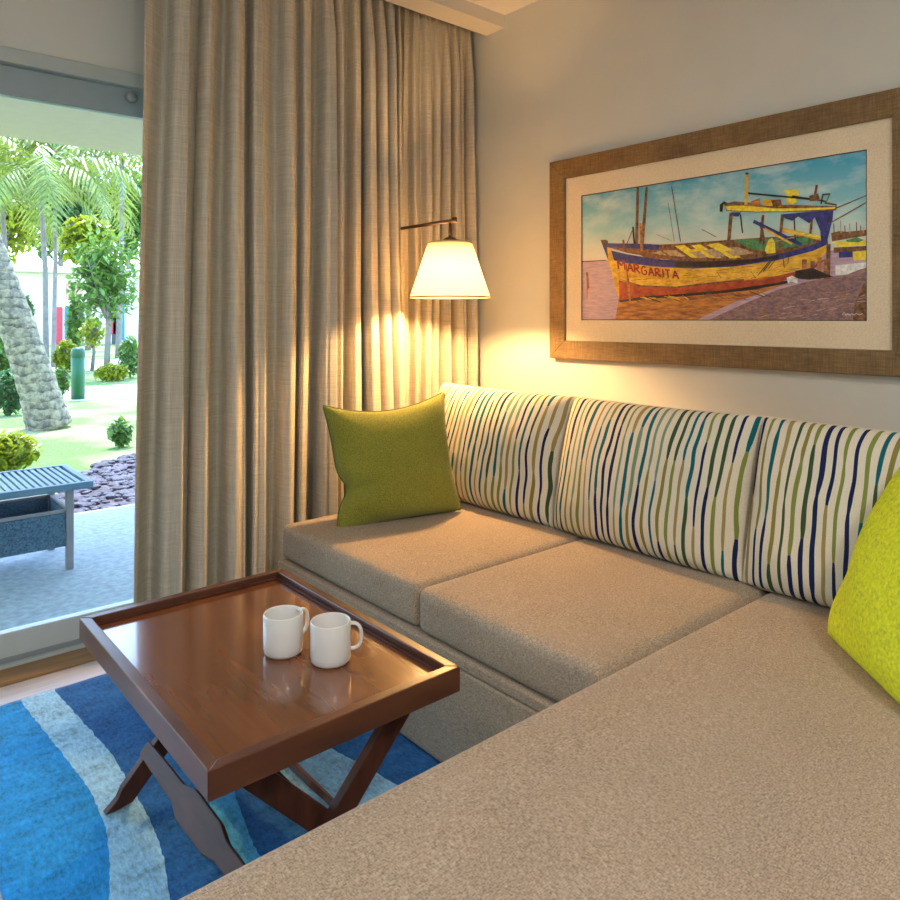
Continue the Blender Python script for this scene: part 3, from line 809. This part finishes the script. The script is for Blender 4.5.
stroke(3, 509,92, 506,186, 9); stroke(7, 509,92, 509,98, 9)
poly(3, [(556,170), (590,168), (610,182), (606,192), (556,188)]); poly(6, [(578,172), (606,170), (612,188), (586,194)]); poly(9, [(520,176), (546,166), (550,190), (524,190)])
poly(8, [(616,144), (652,140), (660,150), (654,178), (640,186), (622,178), (626,160)])
stroke(7, 512,152, 700,170, 5); stroke(7, 640,160, 740,176, 4); stroke(6, 712,128, 704,172, 7); poly(6, [(690,160), (715,152), (722,172), (692,176)])
stroke(7, 730,154, 724,184, 4); stroke(7, 728,156, 752,154, 4); stroke(11, 750,154, 738,180, 4); stroke(6, 735,180, 770,186, 5)
stroke(6, 762,198, 857,158, 3); stroke(6, 745,242, 857,178, 3); stroke(13, 560,300, 690,270, 2)
# props beneath the stern
for x, y, w, mi in ((676,345,14,9), (700,350,12,6), (720,338,12,9), (746,300,12,6), (738,345,10,9)): stroke(mi, x, y, x-2, 402, w)
poly(7, [(650,378), (700,370), (760,395), (690,404), (648,400)]); poly(10, [(624,398), (640,392), (656,400), (656,416), (640,410), (628,414)])
for p in ((594,332,556,380), (600,334,572,372), (586,336,540,392), (612,330,618,370), (630,326,628,358)): stroke(7, *p, 2)
# signature scribble
sg = [(786,504), (792,498), (796,508), (802,502), (808,508), (814,502), (820,507), (826,502), (836,506), (846,502)]
for p, q in zip(sg, sg[1:]): stroke(10, *p, *q, 1.3)
# thin dark edge of the print
for p in ((29,160,858,24), (858,24,858,524), (29,522,858,524), (29,160,29,522)): stroke(14, *p, 5)
obj('printed_artwork', art, PM, pic, False)

# ------------------------------------------------------------------ outside
M['concrete'] = plain('patio_concrete', (.30,.36,.41), .9, var=.2, scale=30, bmp=.5)
M['soffit'] = plain('soffit_paint', (.64,.53,.42), .85, var=.03)
m, nt, b = new_mat('lawn_grass')
f = noise(nt, coords(nt), 30, 5, .7); g = noise(nt, coords(nt), .9, 3)
nt.links.new(mixc(nt, ramp(nt, g, [(.42, (0,0,0)), (.62, (1,1,1))]), ramp(nt, f, [(.35, (.05,.15,.02)), (.65, (.17,.32,.06))]), ramp(nt, f, [(.35, (.20,.22,.09)), (.65, (.40,.38,.20))])), b.inputs['Base Color'])
b.inputs['Roughness'].default_value = 1; bump(nt, b, f, .8, .03); M['lawn'] = m
M['paving'] = plain('pale_paving', (.62,.56,.53), .9, var=.08)
M['mulch'] = plain('mulch_soil', (.12,.08,.09), 1, var=.4, scale=30, bmp=.8)
M['stone'] = plain('bed_stone', (.075,.068,.10), .8, var=.6, scale=9)
m, nt, b = new_mat('palm_bark')
sp = nt.nodes.new('ShaderNodeSeparateXYZ'); vv = coords(nt); nt.links.new(vv, sp.inputs[0])
ring = math_(nt, 'FRACT', math_(nt, 'ADD', math_(nt, 'MULTIPLY', sp.outputs[2], 9.0), math_(nt, 'MULTIPLY', noise(nt, vv, 5, 3), 1.6)))
f = noise(nt, vv, 14, 4, .7)
c = mixc(nt, .5, ramp(nt, ring, [(0, (.05,.045,.04)), (.3, (.20,.19,.16)), (1, (.34,.32,.27))]), ramp(nt, f, [(.42, (.03,.022,.015)), (.60, (.42,.36,.22))]))
nt.links.new(c, b.inputs['Base Color']); b.inputs['Roughness'].default_value = .95; bump(nt, b, ring, .6, .03); M['bark'] = m
M['thin_bark'] = plain('thin_bark', (.20,.18,.17), .9, var=.25, scale=10)
def leafmat(name, a, c):
    m, nt, b = new_mat(name); f = noise(nt, coords(nt), 9, 5, .8)
    nt.links.new(ramp(nt, f, [(.35, a), (.65, c)]), b.inputs['Base Color']); b.inputs['Roughness'].default_value = .3
    tr = nt.nodes.new('ShaderNodeBsdfTranslucent'); tr.inputs['Color'].default_value = (*[min(1, x*1.2) for x in c], 1)
    mx = nt.nodes.new('ShaderNodeMixShader'); mx.inputs[0].default_value = .22
    nt.links.new(b.outputs[0], mx.inputs[1]); nt.links.new(tr.outputs[0], mx.inputs[2]); nt.links.new(mx.outputs[0], nt.nodes['Material Output'].inputs['Surface'])
    return m
M['leaf'] = leafmat('green_leaves', (.008,.07,.015), (.19,.34,.06))
M['leaf_y'] = leafmat('yellow_green_leaves', (.04,.15,.01), (.46,.47,.03))
M['leaf_d'] = leafmat('dark_leaves', (.005,.04,.02), (.12,.28,.09))
M['frond'] = leafmat('palm_leaves', (.005,.06,.015), (.26,.33,.045))
M['bollard'] = plain('green_paint', (.0,.09,.03), .5, var=.08)
M['bollard_d'] = plain('dark_green_paint', (.0,.07,.03), .5, var=.08)
M['wicker'] = cloth('blue_grey_wicker', (.035,.07,.11), (.12,.20,.27), scale=120, bmp=.6, sheen=0)
M['slat'] = plain('blue_grey_slats', (.11,.20,.28), .5, var=.1)
M['legm'] = plain('taupe_metal', (.24,.22,.23), .5, var=.1)
M['bwall'] = plain('white_render', (.78,.74,.72), .9, var=.03)
M['bred'] = plain('red_paint', (.55,.04,.07), .6); M['bblue'] = plain('bright_blue_paint', (.02,.22,.42), .6); M['bpink'] = plain('terracotta_paint', (.62,.36,.30), .7)
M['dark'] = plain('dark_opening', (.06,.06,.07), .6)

GZ = -.10
bm = N(); box(bm, -6, 4.5, YD+.13, 5.22, -.25, -.03); struct('patio_floor', bm, M['concrete'])
bm = N(); box(bm, -6, 5, YD+.14, 6.2, 2.585, 2.80); struct('patio_ceiling', bm, M['soffit'])
bm = N(); box(bm, -70, 70, 5.22, 110, GZ-.2, GZ); struct('ground', bm, M['lawn'])
bm = N(); t = [(-6,12.9), (2.2,13.3), (4.5,12.3), (12,11.5), (12,14.2), (5,15.2), (2.2,15.6), (-6,15.2)]
prism(bm, [(x, y, GZ) for x, y in t], (0,0,.02)); bmesh.ops.recalc_face_normals(bm, faces=bm.faces); struct('garden_path', bm, M['paving'])
bm = N(); prism(bm, [(x, y, GZ) for x, y in [(-20,22), (20,19), (40,17), (40,21), (20,24), (-20,27)]], (0,0,.02)); bmesh.ops.recalc_face_normals(bm, faces=bm.faces); struct('far_path', bm, M['paving'])
# stone bed beside the patio
bed = [(1.0,5.24), (1.25,5.9), (1.5,6.6), (1.9,7.15), (2.4,7.45), (3.2,7.6), (4.5,7.4), (4.5,5.24)]
bm = N(); prism(bm, [(x, y, GZ-.02) for x, y in bed], (0,0,.035)); bmesh.ops.recalc_face_normals(bm, faces=bm.faces); struct('planting_bed', bm, M['mulch'])
bm = N(); rnd = random.Random(2)
def inside(x, y, P):
    c = False
    for (x0, y0), (x1, y1) in zip(P, P[1:]+P[:1]):
        if (y0 > y) != (y1 > y) and x < (x1-x0)*(y-y0)/(y1-y0)+x0: c = not c
    return c
n = 0
while n < 1500:
    x, y = rnd.uniform(1.0, 3.4), rnd.uniform(5.3, 7.6)
    if not inside(x, y, bed): continue
    n += 1; t = bmesh.new(); bmesh.ops.create_icosphere(t, subdivisions=1, radius=1)
    s = rnd.uniform(.02, .045)
    for v in t.verts: v.co = v.co*rnd.uniform(.8, 1.15)
    t.transform(Matrix.Translation((x, y, GZ+.02+s*.2)) @ Matrix.Rotation(rnd.uniform(0, 6), 4, 'Z') @ Matrix.Diagonal((s*1.3, s, s*.6, 1)))
    merge(bm, t)
tag(obj('bed_stones', bm, M['stone'], smooth=False), 'loose purple grey stones covering the bed beyond the patio', 'stones', kind='stuff')

# patio table: slatted top over a wicker body
px0, px1, py0, py1 = -.10, 1.03, 4.0, 4.56
pt = thing('patio_table', 'blue grey slatted patio table with wicker body outside the door', 'table', ((px0+px1)/2, (py0+py1)/2, -.03))
ox, oy = (px0+px1)/2, (py0+py1)/2
def pbx(bm, x0, x1, y0, y1, z0, z1, b_=.003): box(bm, x0-ox, x1-ox, y0-oy, y1-oy, z0+.03, z1+.03, b_)
bm = N()
pbx(bm, px0, px1, py0, py0+.03, .385, .42); pbx(bm, px0, px1, py1-.03, py1, .385, .42); pbx(bm, px0, px0+.03, py0+.03, py1-.03, .385, .42); pbx(bm, px1-.03, px1, py0+.03, py1-.03, .385, .42)
x = px0+.04
while x < px1-.05: pbx(bm, x, x+.019, py0+.03, py1-.03, .402, .417, .002); x += .031
obj('slatted_top', bm, M['slat'], pt, False)
ax0, ax1, ay0, ay1 = px0+.06, px1-.075, py0+.07, py1-.05
for x, y in ((ax0, ay0), (ax1-.035, ay0), (ax0, ay1-.035), (ax1-.035, ay1-.035)):
    bm = N(); pbx(bm, x, x+.035, y, y+.035, -.03, .385); obj('leg', bm, M['legm'], pt, False)
bm = N()
for (a, b_, c, d) in ((ax0+.035, ax1-.035, ay0+.006, ay0+.03), (ax0+.035, ax1-.035, ay1-.03, ay1-.006), (ax0+.006, ax0+.03, ay0+.035, ay1-.035), (ax1-.03, ax1-.006, ay0+.035, ay1-.035)):
    pbx(bm, a, b_, c, d, .09, .26)
pbx(bm, ax0+.03, ax1-.03, ay0+.03, ay1-.03, .09, .11)
obj('wicker_body', bm, M['wicker'], pt, False)
bm = N()
for (a, b_, c, d) in ((ax0+.035, ax1-.035, ay0+.008, ay0+.026), (ax0+.035, ax1-.035, ay1-.026, ay1-.008), (ax1-.026, ax1-.008, ay0+.035, ay1-.035)):
    pbx(bm, a, b_, c, d, .261, .277)
obj('top_rail', bm, M['legm'], pt, False)

# plants
def leaves(bm, c, rad, n, size, rnd, shell=.4):
    for _ in range(n):
        d = Vector((rnd.gauss(0,1), rnd.gauss(0,1), rnd.gauss(0,1))).normalized()*(shell+(1-shell)*rnd.random())
        p = Vector(c)+Vector((d.x*rad[0], d.y*rad[1], d.z*rad[2]))
        s = size*rnd.uniform(.6, 1.3)
        R = Matrix.Rotation(rnd.uniform(0, 6.3), 3, 'Z') @ Matrix.Rotation(rnd.uniform(-1.1, 1.1), 3, 'X')
        q = [(-.0,-1,0), (.42,-.3,.12), (.36,.4,.1), (0,1,-.1), (-.36,.4,.1), (-.42,-.3,.12)]
        vs = [bm.verts.new(p+R @ (Vector(w)*s)) for w in q]
        bm.faces.new((vs[0], vs[1], vs[2], vs[3])); bm.faces.new((vs[0], vs[3], vs[4], vs[5]))
def bush(name, label, x, y, rx, ry, h, n, size, mat, seed=0, group=None, cat='bush', z=GZ):
    rnd = random.Random(seed); root = thing(name, label, cat, (x, y, z), group=group)
    bm = N(); leaves(bm, (0,0,h*.52), (rx, ry, h*.52), n, size, rnd, .3)
    obj('foliage', bm, mat, root, False)
    bm = N()
    for k in range(7):
        a = rnd.uniform(0, 6.3); tube(bm, [(0,0,0), (math.cos(a)*rx*.3, math.sin(a)*ry*.3, h*.4), (math.cos(a)*rx*.6, math.sin(a)*ry*.6, h*.75)], .012*h+.004, 5)
    obj('stem', bm, M['thin_bark'], root); return root
def frond(bm, base, az, length, droop, rnd, w=.5, rise=.6):
    n = 22; p = Vector(base); el = rise; pts = []
    for k in range(n+1):
        pts.append(p.copy()); d = Vector((math.cos(az)*math.cos(el), math.sin(az)*math.cos(el), math.sin(el)))
        p += d*length/n; el -= droop/n
    tube(bm, pts, [.022*(1-k/(n+2)) for k in range(n+1)], 5)
    side = Vector((-math.sin(az), math.cos(az), 0))
    for k in range(2, n+1):
        for sub_ in (0,):
            t = (k-sub_)/n; q = pts[k]*(1-sub_)+pts[k-1]*sub_
            L_ = w*math.sin(PI*min(1, t*.85+.15))*rnd.uniform(.85, 1.1)
            fw_ = (pts[k]-pts[k-1]).normalized()
            for s in (-1, 1):
                tip = q+side*s*L_*.75+fw_*L_*.45+Vector((0,0,-L_*rnd.uniform(.35, .75)))
                wd = fw_*.045
                vs = [bm.verts.new(q-wd), bm.verts.new(q+wd), bm.verts.new((q+tip)/2+wd*.9+Vector((0,0,.03))), bm.verts.new(tip), bm.verts.new((q+tip)/2-wd*.9+Vector((0,0,.03)))]
                bm.faces.new(vs)
def palm(name, label, trunk, radii, nf, fl, seed, mat=None, bark=None, w=.5, group=None):
    rnd = random.Random(seed); b0 = Vector(trunk[0]); root = thing(name, label, 'palm tree', b0, group=group)
    bm = N(); P = []; R_ = []
    pts = [Vector(p)-b0 for p in trunk]
    for i in range(len(pts)-1):
        for k in range(8):
            t = k/8; P.append(pts[i].lerp(pts[i+1], t)); R_.append((radii[i]*(1-t)+radii[i+1]*t)*(1+.05*(k%2)))
    P.append(pts[-1]); R_.append(radii[-1])
    tube(bm, P, R_, 20); obj('trunk', bm, bark or M['bark'], root)
    for k in range(nf):
        bm = N(); frond(bm, pts[-1], 2*PI*k/nf+rnd.uniform(-.25, .25), fl*rnd.uniform(.85, 1.1), rnd.uniform(1.5, 2.5), rnd, w, rnd.uniform(.1, 1.1))
        obj('frond', bm, mat or M['frond'], root, False)
    return root
palm('palm_tree', 'thick leaning ringed palm trunk rising from the lawn', [(2.07,9.98,GZ), (1.96,10.0,.35), (1.72,10.05,1.2), (1.50,10.1,1.9), (1.22,10.1,2.7), (.85,10.2,3.6), (.3,10.3,4.8), (-.2,10.4,5.8)],
     [.255,.215,.19,.175,.165,.155,.14,.12], 11, 2.6, 1)
def W(u, v, Y):
    """a point on the vertical plane y = Y seen in direction (u, v) of the view: used once to survey the garden"""
    a = (u-450)/727; z = Y/(.7598-a*.6501); return (z*(.6501+a*.7598), Y, 1.25+(318-v)/727*z)
def slim(u0, u1, vtop, Y, seed, label, r=.11, nf=12, fl=2.6, w=.55, lean=0):
    a = W(u0, 318, Y); b_ = W(u1, vtop, Y)
    palm('slender_palm', label, [(a[0], Y, GZ), ((a[0]+b_[0])/2+.05, Y, b_[2]*.5), (b_[0], Y, b_[2])], [r*1.2, r, r*.85], nf, fl, seed, bark=M['thin_bark'], w=w)
slim(46, 40, 172, 20, 2, 'slender grey palm with drooping yellow green fronds, left of its neighbour', .06, 13, 3.0, .7)
slim(53, 54, 150, 22, 3, 'slender grey palm just right of the other thin palm trunk', .05, 13, 3.2, .75)
slim(118, 122, 160, 26, 4, 'distant palm with arching fronds near the curtain edge', .08, 14, 3.8, .9)
slim(8, 2, 200, 24, 5, 'distant slim palm behind the leaning trunk', .07, 12, 3.2, .8)
# broadleaf trees and background greenery
def tree(label, u, Y, vb, vt, wpx, n, size, mat, seed, rad=.07, name='leafy_tree'):
    rnd = random.Random(seed); g = W(u, 318, Y); z = math.hypot(0, 1)
    top = W(u, vt, Y)[2]; bot = W(u, vb, Y)[2]; half = abs(W(u+wpx/2, 318, Y)[0]-W(u-wpx/2, 318, Y)[0])/2*.95
    root = thing(name, label, 'tree', (g[0], Y, GZ))
    bm = N(); leaves(bm, (0,0,(top+bot)/2-GZ), (half, half*.7, (top-bot)/2), n, size, rnd, .15); obj('foliage', bm, mat, root, False)
    bm = N(); H_ = (top+bot)/2-GZ
    tube(bm, [(0,0,0), (.05,0,H_*.5), (0,0,H_)], [rad, rad*.8, rad*.6], 10)
    for k in range(6):
        a = rnd.uniform(0, 6.3); tube(bm, [(0,0,H_*.6), (math.cos(a)*half*.6, math.sin(a)*half*.4, H_*1.15)], [rad*.5, rad*.2], 6)
    obj('trunk', bm, M['thin_bark'], root); return root
tree('young broadleaf tree with fresh green leaves beside the curtain edge', 106, 17, 326, 228, 84, 1300, .11, M['leaf'], 21)
tree('small yellow leafed tree in front of the red and blue doors', 92, 20, 350, 315, 30, 260, .10, M['leaf_y'], 22, .05)
tree('tall dark green tree behind the slender palms', 60, 51, 262, 130, 95, 3600, .36, M['leaf_d'], 23, .2)
tree('tall pale green tree at the far right of the garden', 128, 50, 262, 165, 78, 3000, .34, M['leaf'], 24, .2)
tree('broad yellow green tree behind the leaning palm', 5, 50, 262, 125, 95, 3200, .36, M['leaf_y'], 25, .2)
tree('rounded yellow green tree over the white building roof', 88, 33, 268, 215, 60, 1600, .26, M['leaf_y'], 26, .12)
G2 = None
def ubush(label, u, v, Y, wpx, h, n, size, mat, seed, name='garden_bush'):
    g = W(u, 318, Y); half = abs(W(u+wpx/2, 318, Y)[0]-W(u-wpx/2, 318, Y)[0])/2
    bush(name, label, g[0], Y, half, half*.7, h, n, size, mat, seed)
ubush('low yellow green shrub on the lawn just beyond the patio table', 4, 460, 7.3, 76, .34, 1500, .05, M['leaf_y'], 31)
ubush('small leafy plant at the edge of the stone bed', 120, 440, 8.0, 26, .30, 260, .055, M['leaf'], 32, 'leafy_plant')
ubush('dark green shrub left of the leaning palm foot', 10, 405, 11.6, 34, .62, 700, .07, M['leaf_d'], 33)
ubush('pale shrub just left of the green bollard', 62, 400, 13.6, 16, .5, 260, .07, M['leaf'], 34)
ubush('low green hedge left beyond the garden path', 8, 360, 19, 44, .95, 1300, .11, M['leaf'], 35)
ubush('yellow flowering shrub left beyond the bollard', 66, 362, 20, 24, .75, 600, .12, M['leaf_y'], 36)
ubush('low yellow green shrub right beyond the bollard', 112, 385, 16.5, 34, .35, 600, .08, M['leaf_y'], 37)
ubush('pale grey green shrub near the curtain edge across the path', 130, 380, 17, 22, .9, 500, .09, M['leaf'], 38)
ubush('tall green shrub before the white building wall', 76, 330, 26, 18, 2.2, 500, .16, M['leaf'], 39)
ubush('dark hedge at the left behind the palms', 22, 345, 25, 26, 2.0, 900, .17, M['leaf_d'], 40)
# bollard
g = F_ = W(78, 318, 13.05)
bo = thing('bollard', 'green cylindrical bollard light standing at the lawn edge', 'bollard', (g[0], 13.05, GZ))
bm = N(); lathe(bm, [(0,0), (.105,0), (.105,.70), (.095,.705), (0,.705)], 32); obj('post', bm, M['bollard'], bo)
bm = N(); lathe(bm, [(.096,.70), (.108,.71), (.108,.80), (.09,.85), (.04,.87), (0,.872)], 32); obj('cap', bm, M['bollard_d'], bo)
# building far behind
bd = thing('garden_building', 'long white building with red and blue doors beyond the garden', 'building', (13, 40, GZ))
x0, x1 = -2, 34
bm = N(); box(bm, x0-13, x1-13, 0, 6, 0, 3.55, .03); obj('wall', bm, M['bwall'], bd, False)
bm = N(); box(bm, x0-13.4, x1-12.6, -.9, 6.4, 3.55, 3.85, .03); obj('roof_slab', bm, M['bwall'], bd, False)
def wx(u): return W(u, 318, 40)[0]
for u0, u1, z0, z1, mt, nm in ((56,62,0,1.9,'bred','door'), (65,69,.3,1.9,'bblue','door'), (66,73,0,.8,'bred','planter_box'), (66,82,2.35,3.1,'bpink','awning'), (93,103,1.9,2.5,'bpink','awning'), (112,120,0,2.3,'dark','doorway'), (108,118,.5,1.6,'bred','door'), (0,6,0,2.2,'dark','doorway'), (119,124,0,2.8,'bblue','door')):
    bm = N(); box(bm, wx(u0)-13, wx(u1)-13, -.12, 0, z0, z1, .02); obj(nm, bm, M[mt], bd, False)

# ------------------------------------------------------------------ unseen fill lights added on the ceiling to soften the room light
for k, (x, y) in enumerate(((-.9, .4), (.6, -.9), (-.9, -1.6))):
    cl_ = thing('added_fill_light', ['added round fill light over the left of the room', 'added round fill light behind the chaise', 'added round fill light near the back wall'][k], 'fill light', (x, y, ZC))
    bm = N(); lathe(bm, [(0,0), (.22,0), (.22,-.05), (.20,-.055), (.20,-.03), (0,-.03)], 48); obj('housing', bm, M['pelmet'], cl_)
    ld = bpy.data.lights.new('added_fill_lamp', 'AREA'); ld.shape = 'DISK'; ld.size = .38; ld.energy = (16, 27, 17)[k]; ld.color = ((.93,.97,1), (1,.92,.84), (.95,.97,1))[k]
    lo = bpy.data.objects.new('added_fill_lamp', ld); link(lo, cl_); lo.location = (0,0,-.06)

# lamp bulb light
ld = bpy.data.lights.new('bulb_light', 'POINT'); ld.energy = 52; ld.color = (1, .58, .23); ld.shadow_soft_size = .03
lo = bpy.data.objects.new('bulb_light', ld); link(lo, lamp); lo.location = L((LX, LY, 1.43))

# sun and sky
sd = bpy.data.lights.new('sun', 'SUN'); sd.energy = 5.2; sd.angle = math.radians(.6); sd.color = (1, .96, .88)
so = link(bpy.data.objects.new('sun', sd)); so.rotation_euler = Vector((.16, .36, .93)).to_track_quat('Z', 'Y').to_euler()
w = bpy.data.worlds.new('sky'); scn.world = w; w.use_nodes = True; nt = w.node_tree
sk = nt.nodes.new('ShaderNodeTexSky'); sk.sky_type = 'NISHITA'; sk.sun_disc = False; sk.sun_elevation = math.radians(62); sk.ozone_density = 2.5; sk.sun_rotation = math.radians(20)
nt.links.new(sk.outputs[0], nt.nodes['Background'].inputs['Color']); nt.nodes['Background'].inputs['Strength'].default_value = 1.15

# ------------------------------------------------------------------ camera
cd = bpy.data.cameras.new('camera'); cam = link(bpy.data.objects.new('camera', cd)); scn.camera = cam
cd.sensor_width = 36; cd.lens = 727/900*36; cd.shift_y = -132/900; cd.clip_start = .05; cd.clip_end = 300
cam.location = (0, 0, 1.25); cam.rotation_euler = (PI/2, 0, -math.radians(40.55))
vs = scn.view_settings; vs.view_transform = 'Standard'; vs.look = 'None'; vs.gamma = 1; vs.exposure = .55
